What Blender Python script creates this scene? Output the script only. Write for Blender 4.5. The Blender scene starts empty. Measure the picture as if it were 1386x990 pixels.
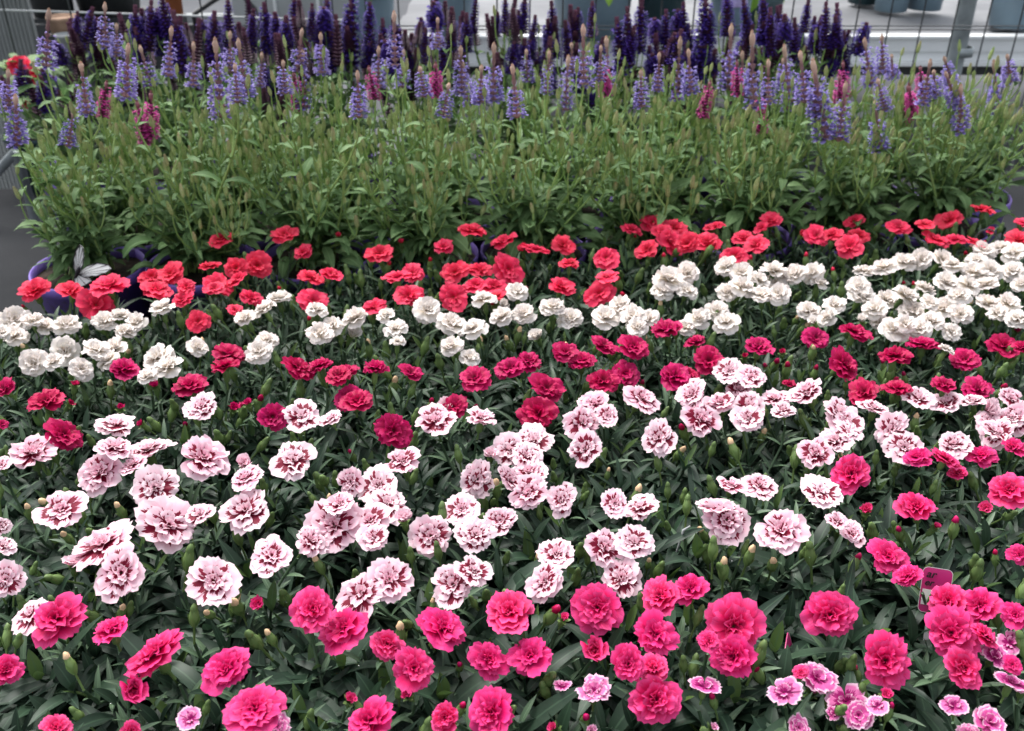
import bpy, math, random
from mathutils import Vector, Matrix, Quaternion
from math import sin, cos, pi, radians as R

# ------------------------------------------------------------------ camera, world, sun, exposure
sc = bpy.context.scene
col = sc.collection
PITCH = R(31.1); CAMZ = 0.73; FPX = 1300.0
cam_d = bpy.data.cameras.new('camera'); cam = bpy.data.objects.new('camera', cam_d); col.objects.link(cam)
cam.location = (0, 0, CAMZ); cam.rotation_euler = (R(90) - PITCH, 0, 0)
cam_d.sensor_width = 36; cam_d.lens = FPX / 1386 * 36
cam_d.clip_start = 0.02; cam_d.clip_end = 400
cam_d.dof.use_dof = True; cam_d.dof.focus_distance = 0.80; cam_d.dof.aperture_fstop = 10.0
sc.camera = cam
SUN_EL, SUN_AZ = R(58), R(-25)
w = bpy.data.worlds.new('World'); sc.world = w; w.use_nodes = True
nt = w.node_tree; nt.nodes.clear()
sky = nt.nodes.new('ShaderNodeTexSky'); sky.sky_type = 'NISHITA'; sky.sun_disc = False
sky.sun_elevation = SUN_EL; sky.sun_rotation = SUN_AZ; sky.dust_density = 4; sky.air_density = 1.0
hs = nt.nodes.new('ShaderNodeHueSaturation'); hs.inputs['Saturation'].default_value = 0.30
bg = nt.nodes.new('ShaderNodeBackground'); bg.inputs['Strength'].default_value = 0.15
ow = nt.nodes.new('ShaderNodeOutputWorld')
nt.links.new(sky.outputs[0], hs.inputs['Color']); nt.links.new(hs.outputs[0], bg.inputs[0]); nt.links.new(bg.outputs[0], ow.inputs[0])
sd = bpy.data.lights.new('sun', 'SUN'); sd.energy = 1.3; sd.angle = R(32); sd.color = (1, .98, .95)
sun = bpy.data.objects.new('sun', sd); col.objects.link(sun)
sdir = Vector((sin(SUN_AZ) * cos(SUN_EL), cos(SUN_AZ) * cos(SUN_EL), sin(SUN_EL)))
sun.rotation_euler = sdir.to_track_quat('Z', 'Y').to_euler(); sun.location = (0, 2, 5)
sc.view_settings.view_transform = 'Standard'; sc.view_settings.look = 'None'
sc.view_settings.exposure = 1.14; sc.view_settings.gamma = 1

def ray(px, py):
    x = (px - 693) / FPX; v = (py - 495) / FPX
    return Vector((x, cos(PITCH) - v * sin(PITCH), -sin(PITCH) - v * cos(PITCH)))
CAM = Vector((0, 0, CAMZ))
def atz(px, py, z):
    d = ray(px, py); return CAM + d * ((z - CAMZ) / d.z)
def aty(px, py, y):
    d = ray(px, py); return CAM + d * (y / d.y)
def proj(p):
    q = p - CAM; f = q.y * cos(PITCH) - q.z * sin(PITCH); u = q.y * sin(PITCH) + q.z * cos(PITCH)
    return 693 + FPX * q.x / f, 495 - FPX * u / f

# ------------------------------------------------------------------ where the blooms stand: px, py, width, facing
# f towards camera, m between, u upwards, s side, t tight half open
# kind: list of (px, py, width px, facing)  facing f = towards camera, m = between, u = upwards, s = side, t = tight half open
B = {}
B['hot'] = """1151 643 66 f,1242 620 44 u,1280 622 46 u,1297 640 30 m,1328 618 44 u,1372 606 38 u,1366 664 62 m,1240 688 64 m,1266 714 20 t,1334 689 30 t,1172 693 32 t,1202 754 62 m,1228 780 46 m,1380 751 36 f,
76 838 84 m,8 908 50 f,152 852 68 u,210 886 86 m,180 934 66 t,307 907 78 f,345 960 84 f,76 986 46 f,178 990 32 f,349 818 34 t,423 826 68 m,464 851 80 m,524 872 52 f,560 905 68 f,600 851 76 m,690 830 84 m,662 893 62 f,718 888 70 m,552 940 24 t,474 947 28 t,499 977 80 f,603 972 50 f,666 965 74 f,
809 823 74 f,763 837 22 t,804 881 62 t,894 808 76 m,935 798 54 m,887 860 70 f,850 899 58 f,884 904 50 m,887 947 78 f,993 848 90 f,993 889 76 f,750 986 24 t,1124 833 80 f,1198 894 80 f,1284 816 62 m,1326 821 62 m,1288 857 78 f,1304 905 62 f,1332 860 44 m,1374 833 44 f,1200 941 24 t,1084 910 26 m,1370 900 30 f,960 868 34 m"""
B['bi'] = """43 614 64 m,2 629 30 m,157 576 62 u,200 610 70 u,134 640 66 f,178 630 44 m,155 606 52 u,210 661 68 f,275 620 78 f,331 630 42 t,332 648 48 m,83 690 76 m,228 712 92 f,270 697 46 m,333 692 76 m,139 738 86 m,164 776 84 f,100 766 42 t,8 785 56 f,2 712 30 m,5 738 38 m,290 787 80 f,
408 564 56 m,448 567 40 u,397 624 64 f,544 625 56 m,590 570 60 m,652 566 50 u,474 652 44 f,512 658 66 m,452 712 82 f,421 732 58 m,460 683 52 u,500 706 64 m,524 682 68 m,547 706 44 t,583 726 64 f,505 727 50 m,625 690 56 m,677 705 50 m,644 724 62 f,646 649 58 f,690 610 52 m,664 617 30 t,690 650 48 m,368 753 74 m,490 803 72 f,527 785 62 f,614 792 68 f,640 773 56 m,42 832 62 m,
722 597 60 m,712 617 54 m,715 640 58 m,716 667 60 f,759 676 50 f,788 572 58 f,792 608 56 f,822 563 38 u,892 593 60 f,948 568 60 m,1012 566 50 f,832 682 46 m,868 687 56 m,818 742 60 f,858 735 54 f,753 752 66 m,738 787 64 f,841 783 64 f,983 704 70 f,968 685 50 u,990 657 48 u,1028 658 52 u,1057 718 72 f,1104 614 54 f,1130 597 56 m,1145 572 56 m,1208 582 52 f,1224 606 54 f,1290 602 48 m,1342 572 46 m,1350 588 50 f,1368 566 40 m,1110 666 58 m,1133 705 34 m,1153 722 42 f,
273 550 52 u,868 540 54 m,987 503 48 u,1018 510 44 m,935 535 52 m,974 545 48 m,1014 551 52 f,1050 541 46 m,1091 530 54 u,1137 560 56 m,1184 553 48 u,1150 585 40 m,1244 540 52 u,1280 545 48 m,1318 543 38 u,1334 557 44 t,1370 541 44 m,1376 568 46 f,1344 583 46 m,1000 528 40 m,1060 556 36 m,604 553 44 t,805 548 46 m"""
B['crim'] = """87 589 56 f,369 565 42 f,532 583 56 f,729 560 56 f,168 500 44 u,310 480 46 u,305 497 42 u,6 527 34 m,62 544 50 u,257 523 50 u,210 524 20 t,163 553 18 t,192 575 18 t,316 554 26 t,101 522 16 t,95 547 16 t,403 498 46 u,434 496 42 u,458 508 38 u,472 538 40 m,468 503 34 u,508 500 40 u,556 505 34 u,643 513 48 m,690 499 46 m,715 490 38 m,740 526 50 m,765 478 42 u,787 490 44 u,817 469 42 u,858 470 46 u,902 447 46 u,815 517 48 m,847 507 46 m,914 510 50 u,484 543 48 m,615 552 44 m,941 463 32 u,959 490 46 m,1027 470 48 u,1008 483 16 t,1104 458 36 m,1059 477 14 t,1156 450 46 u,1142 494 50 m,1210 483 46 u,1248 467 48 u,1307 488 44 u,1359 470 46 m,1376 448 16 t,1170 531 46 m,1214 527 42 m,1278 522 38 u,1324 527 46 m,1069 520 20 m,932 508 30 m,2 575 18 m,336 547 20 t,1384 470 28 m"""
B['white'] = """20 434 44 m,20 457 42 m,45 436 32 m,62 443 32 m,90 441 38 m,142 436 36 m,163 430 32 m,184 438 34 m,170 452 36 m,46 492 40 f,88 476 42 f,73 491 28 m,130 476 40 m,156 474 42 m,148 489 36 m,110 500 38 f,220 419 36 u,215 486 46 m,228 499 42 m,200 512 32 m,267 471 32 m,333 433 38 m,378 406 34 m,358 420 34 u,429 422 34 u,351 478 38 f,361 463 34 m,433 453 38 m,450 443 36 m,2 452 30 m,
482 432 38 m,475 456 34 t,523 428 26 m,535 446 36 m,538 463 24 u,578 421 44 m,611 440 42 m,642 446 40 m,656 407 36 u,700 396 32 m,680 430 34 m,709 426 36 m,682 414 22 t,748 418 36 m,772 433 36 m,728 459 32 t,612 470 36 m,635 485 28 m,818 432 42 m,840 416 38 m,857 430 42 m,877 434 38 m,862 444 32 m,905 381 50 m,896 396 36 m,930 372 40 m,
984 363 38 m,1004 371 36 m,984 398 36 m,1004 390 38 m,1027 381 34 m,1047 369 38 m,1031 402 36 m,1054 400 36 m,1050 384 36 m,1077 373 34 m,1100 371 36 m,1107 384 30 m,944 433 38 m,970 423 36 m,984 438 38 m,930 395 32 m,1094 423 36 m,1120 431 32 m,1102 438 22 t,1130 414 32 m,1170 370 32 m,1162 390 38 m,1166 403 38 m,1197 364 36 m,1224 357 36 m,1247 352 36 m,1274 354 38 m,1290 361 32 m,1184 420 38 m,1200 408 36 m,1224 401 38 m,1250 394 38 m,1210 447 40 m,1234 424 40 m,1244 447 36 m,1260 437 36 m,1277 420 40 m,1300 427 36 m,1287 450 30 m,1280 384 38 m,1310 388 34 m,1334 387 34 m,1317 370 36 m,1340 367 36 m,1330 341 36 m,1354 338 34 m,1372 344 36 m,1370 370 38 m,1337 413 38 m,1364 413 38 m,1350 424 32 m,1377 434 36 m,1384 386 30 m,1322 354 30 m,1280 475 24 m,1167 436 24 t,1190 438 30 m,1225 440 32 m,1258 412 30 m,928 445 28 m,1298 402 32 m"""
B['red'] = """47 394 46 m,97 394 38 u,148 386 48 u,130 413 48 f,205 375 38 m,230 371 38 m,212 393 48 m,246 406 36 m,252 388 26 m,268 435 32 f,300 324 38 m,282 361 38 m,320 363 32 f,348 360 40 f,296 386 50 m,322 378 34 u,385 317 38 u,410 341 26 m,420 376 38 u,448 371 38 u,340 404 32 m,318 419 22 m,424 408 42 m,458 320 14 t,514 343 40 m,543 329 14 t,600 334 32 m,639 312 42 u,682 326 36 m,724 338 40 u,762 332 36 m,771 357 34 u,820 349 40 f,822 375 36 u,760 389 40 f,811 397 44 f,616 369 38 f,650 366 34 m,688 364 46 f,614 402 46 f,643 386 36 m,668 388 38 m,672 402 34 m,537 375 40 u,558 370 32 m,553 400 42 m,507 416 40 m,855 311 32 u,884 302 38 m,912 308 34 m,876 338 38 m,908 328 42 m,898 315 30 m,
968 307 34 u,957 328 38 f,930 331 36 f,1043 299 32 u,1030 309 24 m,1006 322 28 m,1023 331 36 m,994 347 40 f,1085 319 20 t,1105 319 38 m,1126 318 30 m,1156 299 28 m,1162 319 28 m,1150 334 38 m,1216 307 34 m,1252 304 32 u,1284 298 36 m,1266 325 36 m,1292 325 30 m,1320 329 36 m,1331 284 34 u,1340 314 18 t,1384 302 24 m,1378 325 36 m,290 390 30 m,708 340 22 t"""
B['small'] = """258 973 44 u,340 976 40 f,375 984 40 m,761 929 32 s,804 935 50 m,953 929 46 u,873 925 22 t,1346 889 42 f,1367 871 46 f,1368 924 52 m,1105 918 58 m,1061 937 52 u,1145 950 56 f,1162 968 44 m,1188 955 36 u,1129 966 26 f,1081 986 40 m,1291 955 42 u,1340 978 52 m,1384 930 30 m,1310 992 34 m,1100 937 16 t,800 990 24 t,965 986 20 t"""
B = {k: [tuple([float(a) for a in t.split()[:3]] + [t.split()[3]]) for t in v.replace('\n', '').split(',')] for k, v in B.items()}

# ------------------------------------------------------------------ materials
def nodes(name):
    m = bpy.data.materials.new(name); m.use_nodes = True
    t = m.node_tree; t.nodes.clear(); return m, t
def N(t, typ, **kw):
    n = t.nodes.new(typ)
    for k, v in kw.items():
        if k.startswith('i_'): n.inputs[k[2:]].default_value = v
        else: setattr(n, k, v)
    return n
def attr(t, name): return N(t, 'ShaderNodeAttribute', attribute_name=name).outputs['Fac']
def mth(t, op, a, b=None, c=None):
    n = t.nodes.new('ShaderNodeMath'); n.operation = op
    for i, x in enumerate((a, b, c)):
        if x is None: continue
        if isinstance(x, (int, float)): n.inputs[i].default_value = x
        else: t.links.new(x, n.inputs[i])
    return n.outputs[0]
def mix(t, f, a, b):
    n = t.nodes.new('ShaderNodeMix'); n.data_type = 'RGBA'
    for s, x in ((0, f), (6, a), (7, b)):
        if isinstance(x, (int, float)): n.inputs[s].default_value = x
        elif isinstance(x, tuple): n.inputs[s].default_value = (*x, 1)
        else: t.links.new(x, n.inputs[s])
    return n.outputs[2]
def noise(t, scale, detail=3, obj=True, vec=None):
    n = N(t, 'ShaderNodeTexNoise'); n.inputs['Scale'].default_value = scale; n.inputs['Detail'].default_value = detail
    if vec is None:
        tc = N(t, 'ShaderNodeTexCoord'); vec = tc.outputs['Object']
    t.links.new(vec, n.inputs['Vector']); return n.outputs['Fac']
def sm(t, x, lo, hi):
    n = N(t, 'ShaderNodeMapRange', interpolation_type='SMOOTHSTEP')
    n.inputs[1].default_value = lo; n.inputs[2].default_value = hi
    t.links.new(x, n.inputs[0]); return n.outputs[0]
def finish(m, t, colr, rough=.5, spec=.4, trans=0.0, bump=None, bstr=.3, bdist=.001, transcol=None):
    p = N(t, 'ShaderNodeBsdfPrincipled'); o = N(t, 'ShaderNodeOutputMaterial')
    if isinstance(colr, tuple): p.inputs['Base Color'].default_value = (*colr, 1)
    else: t.links.new(colr, p.inputs['Base Color'])
    if isinstance(rough, (int, float)): p.inputs['Roughness'].default_value = rough
    else: t.links.new(rough, p.inputs['Roughness'])
    p.inputs['Specular IOR Level'].default_value = spec
    if bump is not None:
        b = N(t, 'ShaderNodeBump'); b.inputs['Strength'].default_value = bstr; b.inputs['Distance'].default_value = bdist
        t.links.new(bump, b.inputs['Height']); t.links.new(b.outputs[0], p.inputs['Normal'])
    if trans > 0:
        tr = N(t, 'ShaderNodeBsdfTranslucent'); mx = N(t, 'ShaderNodeMixShader'); mx.inputs[0].default_value = trans
        if isinstance(colr, tuple): tr.inputs[0].default_value = (*colr, 1)
        else: t.links.new(colr, tr.inputs[0])
        t.links.new(p.outputs[0], mx.inputs[1]); t.links.new(tr.outputs[0], mx.inputs[2]); t.links.new(mx.outputs[0], o.inputs[0])
    else: t.links.new(p.outputs[0], o.inputs[0])
    return m
def simple(name, c, rough=.5, spec=.4, var=.25, scale=30, bump=0.0, metal=0):
    m, t = nodes(name); n = noise(t, scale, 4)
    f = sm(t, n, .3, .7)
    dk = tuple(x * (1 - var) for x in c); lt = tuple(min(1, x * (1 + var)) for x in c)
    cc = mix(t, f, dk, lt)
    finish(m, t, cc, rough, spec, bump=n if bump else None, bstr=bump, bdist=.002)
    if metal: [x for x in t.nodes if x.type == 'BSDF_PRINCIPLED'][0].inputs['Metallic'].default_value = metal
    return m
def petal_mat(name, deep, main, edge, edge2=None, veins=.25, trans=.28, rough=.55, hj=.010):
    m, t = nodes(name)
    pu, pv, tone = attr(t, 'pu'), attr(t, 'pv'), attr(t, 'tone')
    rnd = N(t, 'ShaderNodeObjectInfo').outputs['Random']
    cmb = N(t, 'ShaderNodeCombineXYZ')
    t.links.new(mth(t, 'MULTIPLY', pu, 9.0), cmb.inputs[0]); t.links.new(mth(t, 'MULTIPLY', pv, 1.1), cmb.inputs[1]); t.links.new(mth(t, 'MULTIPLY', tone, 50.0), cmb.inputs[2])
    vn = noise(t, 1.6, 4, vec=cmb.outputs[0])
    c = mix(t, sm(t, mth(t, 'ADD', pv, mth(t, 'MULTIPLY', vn, .3)), .28, .95), deep, main)  # deeper petal base; also paints in shade of the gaps between petals
    e = mix(t, rnd, edge, edge2 or edge)
    c = mix(t, mth(t, 'MULTIPLY', sm(t, pv, .62, 1.0), .8), c, e)
    c = mix(t, mth(t, 'MULTIPLY', sm(t, vn, .52, .75), veins), c, deep)
    hsv = N(t, 'ShaderNodeHueSaturation'); t.links.new(c, hsv.inputs['Color'])
    t.links.new(mth(t, 'ADD', mth(t, 'MULTIPLY', rnd, hj), .5 - hj / 2), hsv.inputs['Hue'])
    t.links.new(mth(t, 'ADD', mth(t, 'MULTIPLY', tone, .32), .78), hsv.inputs['Value'])
    return finish(m, t, hsv.outputs[0], rough, .25, trans, bump=vn, bstr=.35, bdist=.0006)
def bicolour_mat(name, mar, pale, pale2, thr=.5, span=.26, rim=None):
    m, t = nodes(name)
    pu, pv, tone, mark = attr(t, 'pu'), attr(t, 'pv'), attr(t, 'tone'), attr(t, 'mark')
    rnd = N(t, 'ShaderNodeObjectInfo').outputs['Random']
    cmb = N(t, 'ShaderNodeCombineXYZ')
    t.links.new(mth(t, 'MULTIPLY', pu, 8.0), cmb.inputs[0]); t.links.new(mth(t, 'MULTIPLY', pv, 1.6), cmb.inputs[1]); t.links.new(mth(t, 'MULTIPLY', tone, 60.0), cmb.inputs[2])
    vn = noise(t, 1.3, 3, vec=cmb.outputs[0])
    # three flames per petal reaching outward from the base
    fl = mth(t, 'ABSOLUTE', mth(t, 'COSINE', mth(t, 'MULTIPLY', pu, 4.7)))
    cen = mth(t, 'SUBTRACT', 1.0, mth(t, 'ABSOLUTE', pu))
    lim = mth(t, 'ADD', mark, mth(t, 'MULTIPLY', fl, span * .6))
    lim = mth(t, 'ADD', lim, mth(t, 'MULTIPLY', cen, span * .7))
    lim = mth(t, 'ADD', lim, mth(t, 'MULTIPLY', mth(t, 'SUBTRACT', vn, .5), .6))
    f = sm(t, mth(t, 'SUBTRACT', pv, lim), -.015, .02)
    body = mix(t, rnd, pale, pale2)
    body = mix(t, mth(t, 'MULTIPLY', sm(t, vn, .5, .8), .28), body, tuple(a * .55 + b * .45 for a, b in zip(pale2, mar)))
    if rim: body = mix(t, sm(t, pv, .78, .95), body, rim)
    else: body = mix(t, mth(t, 'MULTIPLY', sm(t, pv, .6, .98), .55), body, (.93, .83, .86))
    c = mix(t, f, mar, body)
    return finish(m, t, c, .55, .25, .25, bump=vn, bstr=.3, bdist=.0006)
def leaf_mat(name, dark, light, tipc, trans=.18, rough=.5, spec=.4):
    m, t = nodes(name)
    pu, pv, tone, mark = attr(t, 'pu'), attr(t, 'pv'), attr(t, 'tone'), attr(t, 'mark')
    rnd = N(t, 'ShaderNodeObjectInfo').outputs['Random']
    c = mix(t, tone, dark, light)
    c = mix(t, mark, c, tipc)
    n = noise(t, 60, 3)
    c = mix(t, mth(t, 'MULTIPLY', sm(t, n, .45, .7), .35), c, dark)
    c = mix(t, mth(t, 'MULTIPLY', mth(t, 'SUBTRACT', 1.0, sm(t, mth(t, 'ABSOLUTE', pu), .03, .16)), .45), c, tuple(min(1, x * 1.7 + .01) for x in light))
    hsv = N(t, 'ShaderNodeHueSaturation'); t.links.new(c, hsv.inputs['Color'])
    t.links.new(mth(t, 'ADD', mth(t, 'MULTIPLY', rnd, .3), .85), hsv.inputs['Value'])
    return finish(m, t, hsv.outputs[0], rough, spec, trans, bump=n, bstr=.15, bdist=.001)

M = {}
M['hot'] = petal_mat('hot_pink_petal', (.34, .000, .060), (.82, .010, .155), (.90, .060, .28), (.88, .10, .36), hj=.014, veins=.4)
M['crim'] = petal_mat('crimson_petal', (.22, .000, .030), (.53, .003, .085), (.62, .012, .15), (.56, .010, .12))
M['red'] = petal_mat('coral_red_petal', (.50, .003, .024), (.84, .022, .092), (.89, .065, .145), veins=.12, hj=.006)
M['white'] = petal_mat('white_petal', (.80, .70, .56), (.91, .85, .79), (.93, .88, .84), (.92, .82, .79), veins=.05, trans=.22)
M['bi'] = bicolour_mat('pink_maroon_petal', (.20, .004, .028), (.85, .43, .55), (.88, .60, .67))
M['small'] = bicolour_mat('purple_pink_petal', (.30, .003, .12), (.62, .08, .32), (.70, .20, .42), rim=(.82, .52, .66))
M['leaf'] = leaf_mat('dianthus_leaf', (.011, .029, .017), (.042, .084, .046), (.13, .22, .05))
M['leaf_far'] = leaf_mat('dianthus_leaf_fine', (.014, .035, .019), (.050, .100, .050), (.15, .24, .06))
M['calyx'] = leaf_mat('calyx_green', (.085, .145, .045), (.17, .26, .08), (.26, .30, .10), trans=.1)
M['cream'] = simple('cream_bud_petal', (.72, .50, .30), .6, .2, .15, 200)
M['stem'] = leaf_mat('dianthus_stem', (.05, .09, .05), (.09, .15, .08), (.1, .2, .05), trans=0)
M['sleaf'] = leaf_mat('salvia_leaf', (.075, .155, .048), (.190, .300, .130), (.26, .39, .10), trans=.32, rough=.6, spec=.25)
M['sstem'] = leaf_mat('salvia_stem', (.20, .33, .085), (.34, .47, .16), (.28, .38, .13), trans=.1, rough=.5)
M['sbud'] = leaf_mat('salvia_bud', (.26, .38, .11), (.50, .56, .26), (.58, .46, .30), trans=.1, rough=.6)
M['lav_calyx'] = leaf_mat('lavender_calyx', (.20, .10, .12), (.36, .22, .20), (.66, .46, .34), trans=.1, rough=.6)
M['lav'] = petal_mat('lavender_floret', (.16, .11, .42), (.27, .21, .58), (.42, .36, .72), veins=.1)
M['vio_calyx'] = leaf_mat('violet_calyx', (.045, .016, .040), (.11, .036, .080), (.18, .07, .11), trans=.05, rough=.6)
M['vio'] = petal_mat('violet_floret', (.030, .011, .15), (.060, .024, .28), (.10, .05, .38), veins=.1)
M['mag_calyx'] = leaf_mat('magenta_calyx', (.10, .010, .045), (.19, .03, .09), (.35, .15, .16), trans=.05, rough=.6)
M['mag'] = petal_mat('magenta_floret', (.40, .015, .20), (.62, .05, .34), (.72, .14, .46), veins=.1)
M['purple_pot'] = simple('purple_plastic', (.135, .075, .40), .38, .5, .12, 12)
m, t = nodes('purple_plastic_scuffed'); n1 = noise(t, 14, 6); n2 = noise(t, 120, 5)
c = mix(t, sm(t, n1, .35, .7), (.19, .12, .48), (.25, .16, .58)); c = mix(t, mth(t, 'MULTIPLY', sm(t, n2, .55, .72), .55), c, (.16, .13, .12))
M['purple_pot'] = finish(m, t, c, .5, .4, bump=n2, bstr=.15)
M['black_pot'] = simple('black_plastic', (.018, .018, .019), .45, .4, .3, 20)
M['soil'] = simple('potting_soil', (.030, .022, .016), .9, .2, .6, 90, 1.0)
M['blue_pot'] = simple('blue_grey_plastic', (.20, .285, .35), .5, .4, .12, 9)
M['teal_pot'] = simple('dark_teal_plastic', (.025, .055, .065), .5, .4, .15, 9)
M['terra'] = simple('terracotta', (.36, .12, .05), .75, .2, .2, 25)
M['tan'] = simple('tan_clay', (.36, .24, .17), .8, .2, .2, 25)
M['white_metal'] = simple('white_coated_metal', (.78, .80, .80), .4, .4, .08, 5)
M['dark_metal_shadow'] = simple('dark_metal_and_shadow', (.03, .032, .034), .5, .4, .2, 20)  # dark metal of hoop and frame, also the shadow strip under bench edge
M['galv'] = simple('galvanised_steel', (.33, .37, .38), .45, .5, .2, 35, .2, metal=.4)
M['wire'] = simple('weathered_wire', (.075, .08, .085), .5, .5, .3, 40, metal=.3)
M['light_wire'] = simple('light_wire', (.42, .44, .44), .5, .5, .2, 40)
M['grey_panel'] = simple('grey_plastic_panel', (.36, .38, .38), .6, .3, .15, 6)
M['ribs'] = simple('grey_ribbed_plastic', (.22, .235, .23), .6, .3, .15, 6)
M['slate'] = simple('dark_plastic_tub', (.035, .038, .04), .6, .3, .2, 12)
M['magenta_tag'] = simple('magenta_tag', (.52, .02, .17), .35, .5, .06, 40)
M['white_tag'] = simple('white_tag_plastic', (.75, .75, .74), .4, .4, .05, 40)
M['ink'] = simple('black_ink', (.02, .015, .02), .6, .3, .1, 40)
M['yellow'] = simple('yellow_print', (.80, .48, .03), .5, .3, .1, 40)
M['redprint'] = simple('red_print', (.65, .05, .03), .5, .3, .1, 40)
M['lilac'] = simple('lilac_card', (.42, .35, .62), .5, .3, .2, 60)
M['lime'] = leaf_mat('lime_leaf', (.20, .38, .04), (.30, .50, .07), (.3, .5, .1), trans=.35)
M['bench_leaf'] = leaf_mat('bench_leaf', (.06, .12, .04), (.16, .26, .09), (.2, .3, .1), trans=.2)
m, t = nodes('water_drop'); g = N(t, 'ShaderNodeBsdfGlass'); g.inputs['Roughness'].default_value = 0; g.inputs['IOR'].default_value = 1.33
o = N(t, 'ShaderNodeOutputMaterial'); t.links.new(g.outputs[0], o.inputs[0]); M['drop'] = m
# ground: light concrete with stains and joints
m, t = nodes('concrete'); n1 = noise(t, 1.3, 6); n2 = noise(t, 40, 5)
c = mix(t, sm(t, n1, .3, .7), (.08, .083, .09), (.125, .13, .14)); c = mix(t, mth(t, 'MULTIPLY', sm(t, n2, .4, .7), .4), c, (.09, .092, .095))
M['concrete'] = finish(m, t, c, .95, .1, bump=n2, bstr=.3, bdist=.003)
m, t = nodes('black_mat'); n1 = noise(t, 3, 6); n2 = noise(t, 300, 4)
c = mix(t, sm(t, n1, .3, .7), (.020, .021, .023), (.034, .036, .039)); c = mix(t, mth(t, 'MULTIPLY', sm(t, n2, .55, .75), .5), c, (.04, .04, .04))
M['mat'] = finish(m, t, c, .92, .12, bump=n2, bstr=.4, bdist=.001)
m, t = nodes('ground_cloth'); n1 = noise(t, 2.0, 5); wv = N(t, 'ShaderNodeTexWave'); wv.inputs['Scale'].default_value = 160; tc = N(t, 'ShaderNodeTexCoord'); t.links.new(tc.outputs['Object'], wv.inputs['Vector'])
c = mix(t, sm(t, n1, .3, .7), (.12, .125, .135), (.25, .255, .265)); c = mix(t, mth(t, 'MULTIPLY', wv.outputs['Fac'], .15), c, (.10, .10, .11))
M['cloth'] = finish(m, t, c, .7, .3)

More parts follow.
